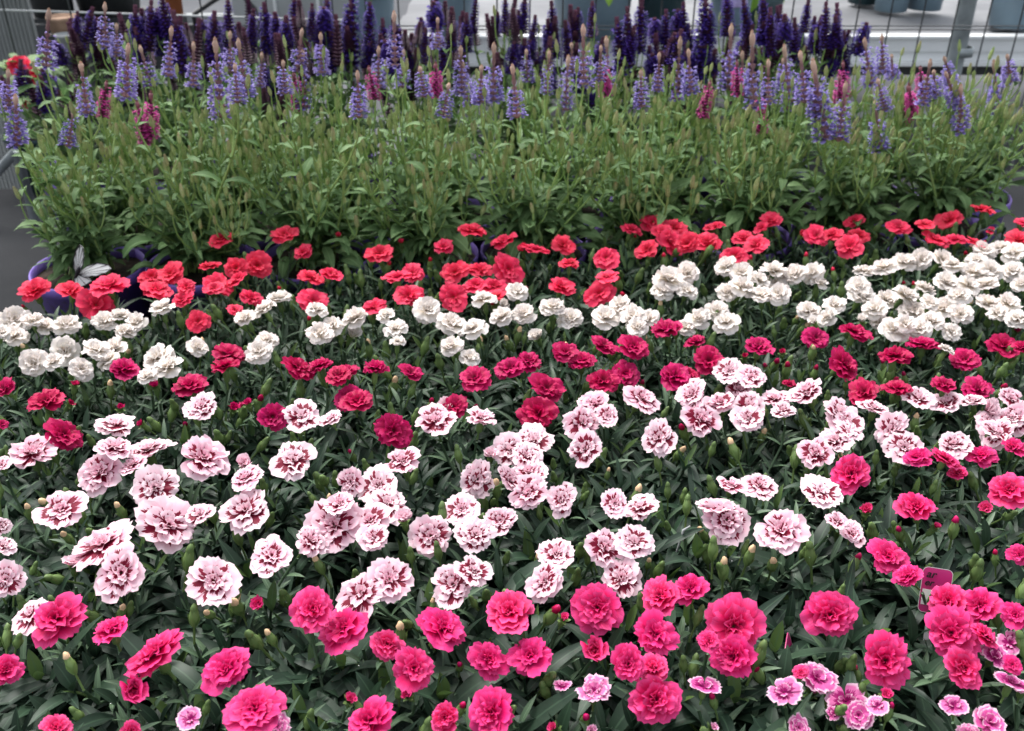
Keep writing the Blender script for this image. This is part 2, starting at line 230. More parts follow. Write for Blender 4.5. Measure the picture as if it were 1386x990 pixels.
# ------------------------------------------------------------------ mesh builder
class MB:
    def __init__(s): s.V = []; s.F = []; s.A = []; s.MI = []; s.mi = 0
    def v(s, p, pu=0, pv=0, tone=.5, mark=0):
        s.V.append((p[0], p[1], p[2])); s.A.append((pu, pv, tone, mark)); return len(s.V) - 1
    def f(s, *i): s.F.append(i); s.MI.append(s.mi)
    def mesh(s, name, mats, smooth=True):
        me = bpy.data.meshes.new(name); me.from_pydata(s.V, [], s.F)
        for k, nm in enumerate(('pu', 'pv', 'tone', 'mark')):
            a = me.attributes.new(nm, 'FLOAT', 'POINT'); a.data.foreach_set('value', [x[k] for x in s.A])
        for mm in (mats if isinstance(mats, (list, tuple)) else [mats]): me.materials.append(mm)
        me.polygons.foreach_set('material_index', s.MI)
        me.polygons.foreach_set('use_smooth', [smooth] * len(s.F)); me.update(); return me
    def tube(s, pts, rads, n=6, tone=.5, mark=0, cap=True):
        rings = []
        for i, p in enumerate(pts):
            p = Vector(p); a = Vector(pts[max(0, i - 1)]); b = Vector(pts[min(len(pts) - 1, i + 1)])
            d = (b - a).normalized(); x = d.cross(Vector((0, 0, 1)))
            if x.length < .05: x = d.cross(Vector((1, 0, 0)))
            x.normalize(); y = d.cross(x); r = rads[i] if isinstance(rads, (list, tuple)) else rads
            rings.append([s.v(p + (x * cos(2 * pi * k / n) + y * sin(2 * pi * k / n)) * r, 1, i / max(1, len(pts) - 1), tone, mark) for k in range(n)])
        for a, b in zip(rings, rings[1:]):
            for k in range(n): s.f(a[k], a[(k + 1) % n], b[(k + 1) % n], b[k])
        if cap: s.f(*rings[0]); s.f(*reversed(rings[-1]))
    def lathe(s, prof, n=24, cx=0, cy=0, tone=.5, mark=None, jit=0, q=None, off=None):
        rings = []
        for j, (r, z) in enumerate(prof):
            ring = []
            for k in range(n):
                rr = r * (1 + (random.uniform(-jit, jit) if jit else 0))
                p = Vector((cx + rr * cos(2 * pi * k / n), cy + rr * sin(2 * pi * k / n), z))
                if q: p = q @ p
                if off: p = p + off
                ring.append(s.v(p, 1, j / (len(prof) - 1), tone, mark(j / (len(prof) - 1)) if mark else 0))
            rings.append(ring)
        for a, b in zip(rings, rings[1:]):
            for k in range(n): s.f(a[k], a[(k + 1) % n], b[(k + 1) % n], b[k])
    def box(s, c, d, rz=0):
        cx, cy, cz = c; x, y, z = d[0] / 2, d[1] / 2, d[2] / 2; ca, sa = cos(rz), sin(rz)
        i = [s.v((cx + a * x * ca - b * y * sa, cy + a * x * sa + b * y * ca, cz + e * z)) for e in (-1, 1) for a, b in ((-1, -1), (1, -1), (1, 1), (-1, 1))]
        for q in ((3, 2, 1, 0), (4, 5, 6, 7), (0, 1, 5, 4), (1, 2, 6, 5), (2, 3, 7, 6), (3, 0, 4, 7)): s.f(*[i[k] for k in q])
    def leaf(s, p, az, el, L, W, bend=50, fold=.25, seg=6, tone=.5, mark=0, wave=0, peak=.4, twist=0, thick=False):
        p = Vector(p); prev = None; e = el; st = L / seg; ph = random.uniform(0, 6)
        h = Vector((cos(az), sin(az), 0)); sd0 = Vector((-sin(az), cos(az), 0))
        for i in range(seg + 1):
            v = i / seg
            d = h * cos(R(e)) + Vector((0, 0, 1)) * sin(R(e)); up = -h * sin(R(e)) + Vector((0, 0, 1)) * cos(R(e))
            tw = R(twist) * v; sd = sd0 * cos(tw) + up * sin(tw); up2 = up * cos(tw) - sd0 * sin(tw)
            if v < peak: wd = .35 + .65 * sin(v / peak * pi / 2)
            else: wd = max(0, cos((v - peak) / (1 - peak) * pi / 2)) ** .85
            wd *= W / 2; wl = wave * sin(v * 14 + ph) * W
            if i == seg: cur = [s.v(p, 0, 1, tone, mark)]
            else:
                cur = [s.v(p - sd * wd + up2 * (fold * wd + wl), -1, v, tone, mark), s.v(p, 0, v, tone, mark), s.v(p + sd * wd + up2 * (fold * wd - wl), 1, v, tone, mark)]
            if prev:
                if len(cur) == 3:
                    s.f(prev[0], prev[1], cur[1], cur[0]); s.f(prev[1], prev[2], cur[2], cur[1])
                else: s.f(prev[0], prev[1], cur[0]); s.f(prev[1], prev[2], cur[0])
            prev = cur; p = p + d * st; e -= bend / seg
    def petal(s, az, L, wr, el0, el1, ruf, mark, tone, nu=9, nv=6, teeth=.05, z0=0, cup=.12, rnd=.25, r0=.04):
        ph = random.uniform(0, 6); fr = random.uniform(1.3, 2.4); ph2 = random.uniform(0, 6); sk = random.uniform(-.12, .12)
        a = Vector((cos(az), sin(az), 0)); tt = Vector((-sin(az), cos(az), 0)); Z = Vector((0, 0, 1)); g = []
        tj = [random.uniform(-teeth, teeth) + (teeth * .7 if k % 2 else -teeth * .7) for k in range(nu)]
        for j in range(nv + 1):
            v = j / nv; row = []
            for k in range(nu):
                u = -1 + 2 * k / (nu - 1)
                sv = v * (1 - rnd * abs(u) ** 2.6) * (1 + tj[k] * v ** 3)
                e0 = R(el0); e1 = R(el1); de = (e1 - e0) or 1e-4; th = e0 + de * sv
                r = r0 + L * (sin(th) - sin(e0)) / de; z = L * (-cos(th) + cos(e0)) / de + z0
                nrm = Z * cos(th) - a * sin(th)
                hw = L * wr / 2 * (.14 + .86 * sin(min(1, v * 1.05) * pi / 2) ** 1.3)
                dsp = L * (ruf * v ** 1.6 * sin(fr * pi * u + ph) + ruf * .5 * v ** 3 * sin(5.3 * u + ph2) + cup * u * u * v * .5)
                p = a * r + tt * (u * hw + sk * L * v * v) + Z * z + nrm * dsp
                row.append(s.v(p, u, v, tone, mark))
            g.append(row)
        for j in range(nv):
            for k in range(nu - 1): s.f(g[j][k], g[j][k + 1], g[j + 1][k + 1], g[j + 1][k])
_cache = {}
def link(name, me, parent=None, loc=None, mat=None):
    o = bpy.data.objects.new(name, me); col.objects.link(o)
    if parent is not None: o.parent = parent
    if mat is not None: o.matrix_basis = mat
    elif loc is not None: o.location = loc
    return o
def thing(name, label, cat, loc=(0, 0, 0), group=None, rz=0):
    o = bpy.data.objects.new(name, None); col.objects.link(o); o.empty_display_size = .02
    o.location = loc; o.rotation_euler = (0, 0, rz); o['label'] = label; o['category'] = cat
    if group: o['group'] = group
    return o
def tag(o, label, cat, group=None):
    o['label'] = label; o['category'] = cat
    if group: o['group'] = group
    return o

# ------------------------------------------------------------------ flower heads (unit radius)
LAY = {
 'hot':   [(6, 1.0, 1.04, 10, -12, .06, .2), (6, .86, 1.0, 20, 0, .09, .2), (6, .74, .95, 42, 16, .12, .2), (5, .54, .95, 60, 36, .15, .2), (4, .36, 1.0, 78, 62, .15, .2)],
 'crim':  [(6, 1.0, 1.02, 10, -10, .07, .2), (6, .88, 1.0, 28, -2, .10, .2), (6, .70, .95, 45, 18, .13, .2), (5, .50, .95, 66, 40, .15, .2)],
 'bi':    [(6, 1.0, 1.02, 10, -12, .05, .42), (5, .84, 1.0, 18, -2, .07, .42), (5, .60, .95, 34, 16, .11, .38), (4, .38, .92, 56, 38, .15, .20), (3, .30, 1.0, 78, 62, .15, .1)],
 'red':   [(6, 1.0, 1.08, 12, -14, .07, .2), (5, .80, 1.08, 26, 4, .10, .2), (4, .52, 1.1, 50, 30, .13, .2)],
 'white': [(6, .98, 1.05, 26, -34, .05, .2), (6, .94, 1.0, 40, -8, .07, .2), (6, .84, .95, 56, 14, .09, .2), (5, .68, .95, 72, 38, .12, .2), (4, .50, 1.0, 86, 66, .14, .2)],
 'small': [(5, 1.0, 1.08, 18, -4, .05, .36), (3, .5, 1.0, 50, 35, .12, .30)],
 'small_double': [(6, 1.0, 1.05, 16, -10, .07, .22), (6, .78, 1.0, 32, 8, .1, .20), (4, .5, 1.0, 55, 35, .14, .1)],
}
TIGHT = [(6, 1.35, .95, 78, 42, .08, .1), (5, 1.15, .9, 84, 60, .12, .1), (5, .95, .9, 88, 78, .14, .1)]
def head_mesh(kind, i, tight=False):
    key = (kind, i, tight)
    if key in _cache: return _cache[key]
    random.seed(hash((('hot', 'crim', 'bi', 'red', 'white', 'small', 'small_double').index(kind), i, tight)) & 0xffff)
    b = MB(); lay = TIGHT if tight else LAY[kind]
    dn = random.choice((0, 0, 1)) if not tight else 0
    teeth = {'white': .03, 'red': .05, 'small': .07}.get(kind, .055)
    for li, (n, L, wr, e0, e1, ruf, mark) in enumerate(lay):
        n2 = max(3, n - (dn if li > 0 else 0)); o = random.uniform(0, 6)
        for k in range(n2):
            az = o + 2 * pi * (k + random.uniform(-.22, .22)) / n2
            b.petal(az, L * random.uniform(.84, 1.06) * (.8 if random.random() < .12 else 1), wr * random.uniform(.88, 1.15), e0 + random.uniform(-12, 14), e1 + random.uniform(-18, 20),
                    ruf * random.uniform(.6, 1.5), mark * random.uniform(.7, 1.25), random.random(), teeth=teeth, z0=-.02 + .018 * li, cup=random.uniform(.0, .25))
    mk = 'small' if kind.startswith('small') else kind
    _cache[key] = b.mesh('flower_' + kind, M[mk]); return _cache[key]
def calyx_mesh(i):
    key = ('calyx', i)
    if key in _cache: return _cache[key]
    b = MB(); t = i / 3
    b.lathe([(.0012, -.034), (.0012, -.024), (.0022, -.0225), (.0038, -.020), (.0042, -.012), (.0040, -.006), (.0046, -.001)], 10, tone=t)
    for k in range(5): b.leaf((.0036 * cos(k * 1.257), .0036 * sin(k * 1.257), -.006), k * 1.257, 60, .008, .0045, 40, .1, 4, t)
    for k in range(4): b.leaf((.002 * cos(k * 1.57 + .5), .002 * sin(k * 1.57 + .5), -.022), k * 1.57 + .5, 70, .012, .0050, -15, .3, 4, t + .1)
    _cache[key] = b.mesh('calyx', M['calyx']); return _cache[key]
def bud_mesh(kind):          # closed green bud; kind gives the coloured tip
    key = ('bud', kind)
    if key in _cache: return _cache[key]
    b = MB(); random.seed(5)
    b.lathe([(.0012, -.030), (.0012, -.009), (.0030, -.007), (.0049, -.002), (.0052, .002), (.0042, .007), (.0028, .011), (.0016, .0135)], 10, tone=.8)
    b.mi = 1
    b.lathe([(.0032, .0095), (.0036, .0115), (.0030, .0145), (.0016, .0165), (.0002, .0175)], 8, tone=.5, jit=.15)
    b.mi = 0
    for k in range(5): b.leaf((.0047 * cos(k * 1.257), .0047 * sin(k * 1.257), .003), k * 1.257, 98, .012, .0062, -20, .3, 4, .6)
    for k in range(4): b.leaf((.002 * cos(k * 1.57 + .5), .002 * sin(k * 1.57 + .5), -.010), k * 1.57 + .5, 62, .015, .0062, -25, .3, 4, .9)
    tip = {'green': M['calyx'], 'cream': M['cream']}.get(kind) or M[kind]
    _cache[key] = b.mesh('bud', [M['calyx'], tip]); return _cache[key]
def dianthus_leaves(size, i):
    key = ('fol', size, i)
    if key in _cache: return _cache[key]
    random.seed(size * 31 + i * 7 + 3)
    b = MB(); Lm, Wm, ns = {0: (.056, .0122, 30), 1: (.044, .0088, 34), 2: (.040, .0066, 38)}[size]
    for k in range(ns):
        az = 2.399 * k + random.uniform(-.3, .3); rr = .078 * math.sqrt((k + .5) / ns); top = random.uniform(.135, .182) - rr * .25
        p0 = Vector((rr * .35 * cos(az), rr * .35 * sin(az), .088)); p1 = Vector((rr * .8 * cos(az), rr * .8 * sin(az), .13)); p2 = Vector((rr * cos(az) + random.uniform(-.01, .01), rr * sin(az) + random.uniform(-.01, .01), top))
        pts = [(p0 * (1 - s) ** 2 + p1 * 2 * s * (1 - s) + p2 * s * s) for s in (0, .25, .5, .75, 1)]
        b.tube(pts, [.0018, .0017, .0016, .0014, .001], 5, tone=.6)
        la = random.uniform(0, 6)
        npair = 6
        for j in range(npair):
            s = .25 + .75 * j / (npair - 1); p = p0 * (1 - s) ** 2 + p1 * 2 * s * (1 - s) + p2 * s * s; la += pi / 2 + random.uniform(-.35, .35)
            for sgn in (0, pi):
                last = j >= npair - 1
                L = Lm * random.uniform(.65, 1.2) * (.55 if last else 1); el = random.uniform(58, 80) if last else random.uniform(15, 58)
                b.leaf(p, la + sgn + random.uniform(-.2, .2), el, L, Wm * random.uniform(.75, 1.25) * (.7 if last else 1), random.uniform(15, 95) * (.3 if last else 1), random.uniform(.1, .5), 6,
                       random.random() * (.75) + (.2 if last else 0), (random.uniform(.3, .9) if last and k % 3 == 0 else 0) , 0, .38, random.uniform(-40, 40))
    _cache[key] = b.mesh('dianthus_foliage', M['leaf'] if size < 2 else M['leaf_far']); return _cache[key]
def pot_mesh(key, r, h, mats, thick=.003, rim=.010, taper=.74):
    key = ('pot', key)
    if key in _cache: return _cache[key]
    b = MB()
    b.lathe([(0, .001), (r * taper, .001), (r * .985 * (taper + (1 - taper) * .85), h - rim), (r, h - rim), (r, h - .0015), (r - .001, h), (r - thick, h), (r - thick - .001, h - .012), (r * taper * .97, .006)], 36)
    b.mi = 1
    b.lathe([(0, h - .012), (r * .4, h - .010), (r - thick - .0012, h - .013)], 24, jit=.02)
    _cache[key] = b.mesh('pot', mats); return _cache[key]
def water_drops(parent, spots):
    b = MB()
    for p, r in spots: b.lathe([(.0001, -r * .5), (r * .8, -r * .4), (r, 0), (r * .75, r * .6), (.0001, r * .8)], 8, off=Vector(p))
    return link('water_drops', b.mesh('water_drops', M['drop']), parent)

# ------------------------------------------------------------------ the setting
b = MB(); b.box((0, 40, -.35), (160, 160, .1)); o = link('ground', b.mesh('ground', M['concrete'], False)); o['kind'] = 'structure'; 
MATZ = 0.0
b = MB()   # dark display table top made of slabs with seams
for ix in range(-4, 5):
    for iy in range(0, 5):
        x0 = ix * .62 - .17; y0 = iy * .62 - .80
        b.box((x0, y0, -.012), (.615, .615, .024), 0)
tt = thing('display_table', 'low dark slab table under the potted carnations and salvias', 'table')
link('table_top', b.mesh('table_top', M['mat'], False), tt)
b = MB(); b.box((0, .44, -.013), (5.5, 3.1, .018)); link('joint_sheet', b.mesh('joint_sheet', M['galv'], False), tt)
for x in (-2.2, 0, 2.2):
    for y in (-.9, 1.8):
        b = MB(); b.box((x, y, -.17), (.05, .05, .26)); link('leg', b.mesh('leg', M['galv'], False), tt)
tt.rotation_euler = (0, 0, R(3))

# ------------------------------------------------------------------ dianthus rows
A7 = R(7); E1 = Vector((cos(A7), sin(A7), 0)); E2 = Vector((-sin(A7), cos(A7), 0))
ROWS = [(.335, 'front'), (.455, 'hot'), (.575, 'bi1'), (.695, 'bi2'), (.815, 'crim'), (.935, 'white'), (1.05, 'red'), (1.165, 'red2')]
FZ = .21
pots = []
random.seed(11)
for ri, (v, rk) in enumerate(ROWS):
    n = int((.62 * (v + .25) + .12) / .125) + 1
    for k in range(-n, n + 1):
        u = (k + (.5 if ri % 2 else 0)) * .127 + random.uniform(-.008, .008)
        p = E1 * u + E2 * (v + random.uniform(-.008, .008)); p.z = 0
        q = p.copy(); q.z = .17
        qx, qy = proj(q)
        if q.y < .25 or qx < -110 or qx > 1496 or qy > 1180: continue
        kind = {'front': 'small' if qx > 700 else 'hot', 'hot': 'hot', 'bi1': 'hot' if qx > 1190 else 'bi', 'bi2': 'bi', 'crim': 'crim', 'white': 'white', 'red': 'red', 'red2': 'red'}[rk]
        if rk == 'red2' and qx < 250: continue
        pots.append(dict(p=p, row=ri, kind=kind, fl=[], px=qx, py=qy))
up = Vector((0, 0, 1))
FACE = {'f': .60, 'm': .22, 'u': .0, 's': -.2, 't': .35}
for kind, L in B.items():
    cand = [q for q in pots if q['kind'] == kind]
    for i, (px, py, wpx, fc) in enumerate(L):
        z = FZ + random.uniform(-.010, .010) + (.006 if fc == 'u' else 0) - (.012 if kind == 'small' else 0)
        if fc == 't': z -= .008
        p = atz(px, py, z); dpt = (p - CAM).y * cos(PITCH) - (p - CAM).z * sin(PITCH)
        wid = wpx / FPX * dpt
        q = min(cand, key=lambda c: (c['p'].xy - p.xy).length)
        q['fl'].append((p, wid, fc, px, py))
ORD = ['first', 'second', 'third', 'fourth', 'fifth', 'sixth', 'seventh', 'eighth', 'ninth', 'tenth', 'eleventh', 'twelfth', 'thirteenth', 'fourteenth', 'fifteenth']
NUM = ['no', 'one', 'two', 'three', 'four', 'five', 'six', 'seven', 'eight', 'nine', 'ten', 'eleven', 'twelve', 'thirteen', 'fourteen', 'fifteen', 'sixteen', 'seventeen', 'eighteen', 'nineteen', 'twenty']
ROWN = ['row at bottom edge', 'hot pink row', 'nearer pink-and-maroon row', 'farther pink-and-maroon row', 'crimson row', 'white row', 'nearer coral red row', 'farther coral red row']
KN = {'hot': 'hot pink', 'bi': 'pink-and-maroon', 'crim': 'crimson', 'white': 'white', 'red': 'coral red', 'small': 'small purple-pink'}
GRP = {'hot': 'hot pink carnations', 'bi': 'pink and maroon carnations', 'crim': 'crimson carnations', 'white': 'white carnations', 'red': 'coral red carnations', 'small': 'small purple pink carnations'}
for ri in range(len(ROWS)):
    rp = sorted([q for q in pots if q['row'] == ri], key=lambda q: q['px'])
    rp = [q for q in rp if q['fl'] or (-40 < q['px'] < 1426)]
    for j, q in enumerate(rp):
        pos = ORD[j] + ' from left' if j <= len(rp) // 2 else (ORD[len(rp) - 1 - j] + ' from right' if j < len(rp) - 1 else 'rightmost')
        if j == 0: pos = 'leftmost'
        nf = sum(1 for f in q['fl'] if f[2] != 't')
        q_l = (NUM[nf] + ' ' + KN[q['kind']] + (' bloom' if nf == 1 else ' blooms')) if nf else 'leaves but no open bloom'
        q['label'] = 'carnation plant with %s, %s in %s' % (q_l, pos, ROWN[ri])
        q['use'] = True
pots = [q for q in pots if q.get('use')]
pm = {}
for qi, q in enumerate(pots):
    random.seed(100 + qi)
    root = thing('potted_carnation', q['label'], 'carnation plant', q['p'], GRP[q['kind']])
    link('pot', pot_mesh('small', .055, .095, [M['black_pot'], M['soil']]), root)
    size = 0 if q['row'] < 3 else (1 if q['row'] < 5 else 2)
    fo = link('foliage', dianthus_leaves(size, random.randrange(5)), root)
    fo.rotation_euler = (0, 0, random.uniform(0, 6.28)); s = random.uniform(.98, 1.12); fo.scale = (s, s, random.uniform(.96, 1.05))
    st = MB()
    def stem(dst, dn):
        p0 = Vector((random.uniform(-.02, .02), random.uniform(-.02, .02), .09)); h = max(.02, (dst - p0).length * .4)
        c1 = p0 + Vector((0, 0, h)); c2 = dst + dn * (-h * .8)
        pts = [p0 * (1 - s) ** 3 + c1 * 3 * s * (1 - s) ** 2 + c2 * 3 * s * s * (1 - s) + dst * s ** 3 for s in (0, .2, .4, .6, .8, 1)]
        st.tube(pts, .0013, 5, tone=.5)
        for s in (3, 4):
            a = random.uniform(0, 6)
            for g in (0, pi): st.leaf(pts[s], a + g, random.uniform(35, 65), random.uniform(.02, .035), .005, 30, .4, 4, random.random())
    for p, wid, fc, px, py in q['fl']:
        tc = (CAM - p).normalized(); tc2 = tc
        nrm = (up * (1 - FACE[fc]) + tc * FACE[fc] + Vector((random.gauss(0, .24), random.gauss(0, .16), 0))).normalized()
        tight = fc == 't'; rad = wid / 2 * ({'bi': 1.0, 'hot': .95, 'white': 1.06, 'red': 1.05, 'crim': 1.06}.get(q['kind'], .99) if not tight else .80)
        kk = q['kind']
        if kk == 'small' and fc == 'm' and random.random() < .6: kk = 'small_double'
        me = head_mesh(kk, random.randrange(11 if kk in ('bi', 'hot', 'white') else 5), tight)
        quat = nrm.to_track_quat('Z', 'Y') @ Quaternion((0, 0, 1), random.uniform(0, 6.28))
        loc = p - q['p']
        sq = random.uniform(.80, 1.0)
        mat = Matrix.Translation(loc) @ quat.to_matrix().to_4x4() @ Matrix.Diagonal((rad * sq, rad, rad * (random.uniform(.65, 1.0) if kk != 'white' else 1.0), 1))
        f = link('flower', me, root, mat=mat)
        c = link('calyx', calyx_mesh(random.randrange(4)), f)
        cs = max(.62, min(1.1, rad / .022)); c.scale = (cs / rad / sq, cs / rad, cs / rad)
        # calyx scale undoes the flower's own scale
        stem(loc - nrm * .033 * cs, nrm)
    nb = {'small': 6, 'hot': 9, 'bi': 13, 'crim': 12, 'white': 10, 'red': 8}[q['kind']]
    for k in range(nb):
        a = random.uniform(0, 6.28); r = random.uniform(.01, .075)
        loc = Vector((r * cos(a), r * sin(a), random.uniform(.172, .198)))
        nrm = Vector((random.gauss(0, .3), random.gauss(0, .3), 1)).normalized()
        bk = 'green' if random.random() < .72 else {'bi': 'cream', 'white': 'cream', 'small': 'small'}.get(q['kind'], q['kind'])
        sc_ = random.uniform(.5, .92)
        o = link('bud', bud_mesh(bk), root, mat=Matrix.Translation(loc) @ nrm.to_track_quat('Z', 'Y').to_matrix().to_4x4() @ Matrix.Scale(sc_, 4))
        stem(loc - nrm * .03 * sc_, nrm)
    link('stems', st.mesh('stems', M['stem']), root)
    if q['row'] < 3:   # water drops lying on the leaves
        me = fo.data; spots = []
        vs = me.vertices; mw = Matrix.LocRotScale(Vector((0, 0, 0)), fo.rotation_euler.to_quaternion(), fo.scale)
        for k in range(26):
            v = vs[random.randrange(len(vs))].co
            if v.z < .13: continue
            spots.append((mw @ v + Vector((0, 0, .0006)), random.uniform(.0006, .0016)))
        if spots: water_drops(root, spots)

# ------------------------------------------------------------------ salvias
def spike_meshes(kind, i, L=.10):
    key = ('spike', kind, i)
    if key in _cache: return _cache[key]
    random.seed(77 + i * 13 + len(kind))
    a = MB(); fl = MB(); n = 15
    frac = {'lav': random.uniform(.46, .70), 'vio': random.uniform(.74, .92), 'mag': .72}[kind]
    wid = {'lav': random.uniform(.85, 1.1), 'vio': random.uniform(.8, 1.1), 'mag': .9}[kind]
    a.tube([(0, 0, 0), (0, 0, L * .95)], [.0014, .0008], 5, tone=.2)
    z = 0.0; k = 0
    while z < L:
        v = z / L; rr = (.0042 * (1 - v ** 3) + .0012) * wid
        nn = 8 if v < frac else 6; o = k * .55 + random.uniform(-.2, .2)
        for j in range(nn):
            az = o + j * 2 * pi / nn
            tip = max(0, (v - .72) / .28)
            a.leaf((rr * .3 * cos(az), rr * .3 * sin(az), z), az, (38 + 45 * v) if kind != 'vio' else 25 + 38 * v, (.0092 - (.003 if kind != 'vio' else .001) * v) * (1.35 if kind == 'vio' else 1), (.0056 - .0012 * v) * (1.3 if kind == 'vio' else 1), -25, .8, 3, random.random() * .6 + .2, min(1, tip * 1.6), 0, .45)
            if v < frac + random.uniform(-.1, .1) and (random.random() < (.86 if kind == 'lav' else .88)):
                sz = random.uniform(.8, 1.15) * (1 - (.5 if kind == 'lav' else .2) * v) * wid; b0 = Vector((rr * 1.4 * cos(az), rr * 1.4 * sin(az), z + .004))
                tn = random.random(); e = random.uniform(15, 45)
                fl.leaf(b0, az, e + 20, .0088 * sz, .0046 * sz, 50, -.5, 4, tn, 0, 0, .6)       # hood
                fl.leaf(b0, az, e - 15, .0095 * sz, .0060 * sz, 70, -.3, 4, tn, 0, 0, .7)       # lip
                for dz in (-.7, .7): fl.leaf(b0, az + dz, e - 5, .0060 * sz, .0036 * sz, 40, .2, 3, tn, 0, 0, .6)
        z += ((.0105 if kind == 'lav' else .0078) if v < frac else (.0034 if kind == 'lav' else .0048)); k += 1
    # cone shaped tip
    r = .0042 * (.85 if kind == 'lav' else .8)
    a.lathe([(r * .75, L * .84), (r, L * .90), (r * .95, L * .95), (r * .6, L * (.99 if kind == 'lav' else .965)), (.0002, L * (1.02 if kind == 'lav' else .98))], 9, tone=.9, mark=lambda v: .5 + .5 * v, jit=.18)
    _cache[key] = (a.mesh('flower_spike', M[kind + '_calyx']), fl.mesh('florets', M[kind])); return _cache[key]
def sbud_mesh(i):
    key = ('sbud', i)
    if key in _cache: return _cache[key]
    random.seed(i + 400); b = MB(); L = .010 + .0026 * i; r = .0032
    for j in range(9):
        v = j / 9
        for k in range(5):
            az = k * 1.257 + j * .63; rr = r * sin(pi * min(.93, (v * .85 + .14)))
            b.leaf((rr * .55 * cos(az), rr * .55 * sin(az), L * v), az, 62 + 22 * v, (.0085 - .002 * v) * .75, .0056 - .002 * v, -22, .7, 3, random.random(), v * (i % 3) * .4, 0, .4)
    b.lathe([(.001, 0), (r * .7, L * .2), (r * .8, L * .55), (r * .5, L * .9), (.0002, L * 1.02)], 7, tone=.6, mark=lambda v: v * (i % 3) * .5)
    _cache[key] = b.mesh('bud', M['sbud']); return _cache[key]
SP = {}
SP['lav'] = """38 -4 55,62 16 92,12 96 150,24 130 198,143 8 66,170 60 132,158 34 78,228 38 104,262 60 118,118 86 155,92 150 200,300 58 160,312 46 100,333 56 130,352 74 118,412 72 148,436 46 100,402 42 98,486 98 160,535 20 92,545 70 120,592 26 66,575 92 132,600 115 158,636 84 142,625 66 128,650 90 140,668 62 138,700 90 160,740 72 128,765 80 152,790 38 118,825 54 128,868 98 146,915 56 138,935 68 126,985 38 122,1020 48 148,1070 64 150,1090 72 140,1060 80 120,1118 84 190,1104 100 160,1135 118 192,1178 52 116,1195 48 100,1208 74 106,1190 140 205,1198 108 150,1250 84 142,1265 96 130,1290 74 118,1300 118 180,1294 92 140,1350 80 152,1368 74 112,8 60 120,812 64 110,775 60 100,512 66 118,714 70 112,890 74 124,1005 72 130,1040 84 140,322 90 140,386 84 128,205 66 118"""
SP['vio'] = """114 12 68,104 20 60,184 12 64,202 8 70,228 -6 50,250 22 98,240 30 84,312 2 56,365 6 70,398 -4 56,422 10 56,444 0 62,476 -2 90,470 22 82,545 30 90,553 56 92,575 42 88,590 -6 46,640 -2 46,632 22 72,683 0 46,673 20 50,700 16 46,750 6 60,744 28 78,852 18 92,864 2 72,842 30 102,925 8 62,950 -4 82,960 28 95,985 -4 50,1014 2 62,1036 -4 58,1043 18 76,1060 12 62,1088 2 45,1098 26 72,1117 10 66,1134 12 76,1142 48 104,780 14 58,800 6 52,1128 40 90,720 24 66,770 30 84,900 20 76,290 20 84,340 16 70,500 10 70,520 30 84,610 22 70,935 36 84,1000 30 88,1075 30 84,430 26 86,130 30 84"""
SP['mag'] = """205 126 186,198 140 196,508 92 136,652 82 136,700 76 116,720 98 140,951 112 160,1143 86 132,1136 104 150,1222 112 166,1236 114 160,1248 92 130,1030 124 180,998 84 130,820 90 130,404 100 150,138 112 160,590 84 130"""
SP = {k: [tuple(float(a) for a in t.split()) for t in v.replace('\n', '').split(',')] for k, v in SP.items()}
spots = []
random.seed(21)
U0 = (E1.dot(atz(120, 366, .15)) + 20 * .158) % .158
for ri, (v, pitch, kind) in enumerate([(1.29, .158, 'lav'), (1.425, .168, 'lav'), (1.60, .15, 'vio')]):
    for k in range(-9, 10):
        u = (k + (.5 if ri % 2 else 0)) * pitch + (random.uniform(-.01, .01) if ri else -.004) + (U0 if ri == 0 else 0)
        p = E1 * u + E2 * (v + random.uniform(-.01, .01)) if ri < 2 else Vector((u * 1.0, v + .06 * 1 + u * .03, 0)); p.z = 0
        q = p.copy(); q.z = .3; x = proj(q)[0]
        if kind == 'vio' and not (40 < x < 1150): continue
        if x < 30 or x > (1440, 1372, 1440)[ri]: continue
        spots.append(dict(p=p, row=ri, kind=kind, sp=[], px=x))
rowb = sorted([s for s in spots if s['row'] == 1], key=lambda s: s['px'])
for s in rowb:      # a few magenta plants stand among the second row
    if min(abs(s['px'] - x) for x in (200, 400, 510, 690, 820, 960, 1140, 1236)) < 62 and s.get('kind') == 'lav' and not any(abs(s['px'] - r['px']) < 90 and r['kind'] == 'mag' for r in rowb): s['kind'] = 'mag'
for kind, L in SP.items():
    for i, (x, t0, t1) in enumerate(L):
        cand = [s for s in spots if s['kind'] == kind]
        if kind == 'lav':
            low = t0 > 88; c2 = [s for s in cand if s['row'] == (0 if (low or i % 2) else 1)]; cand = c2 or cand
        s = min(cand, key=lambda s: abs(s['px'] - x))
        if abs(aty(x, t1, s['p'].y).x - s['p'].x) > .17: continue
        yy = s['p'].y + (random.uniform(-.05, .05) if t0 < 84 else random.uniform(-.10, -.05))
        s['sp'].append((aty(x, t0, yy), aty(x, t1, yy)))
LABR = ['front salvia row', 'middle salvia row', 'violet salvia row']
KS = {'lav': 'lavender-blue', 'vio': 'dark violet', 'mag': 'magenta'}
for ri in range(3):
    rp = sorted([s for s in spots if s['row'] == ri], key=lambda s: s['px'])
    for j, s in enumerate(rp):
        pos = 'leftmost' if j == 0 else ('rightmost' if j == len(rp) - 1 else (ORD[j] + ' from left' if j <= len(rp) // 2 else ORD[len(rp) - 1 - j] + ' from right'))
        n = len(s['sp'])
        s['label'] = 'tall salvia with %s, %s in %s' % ((NUM[n] + ' ' + KS[s['kind']] + (' spike' if n == 1 else ' spikes')) if n else 'green buds only', pos, LABR[ri])
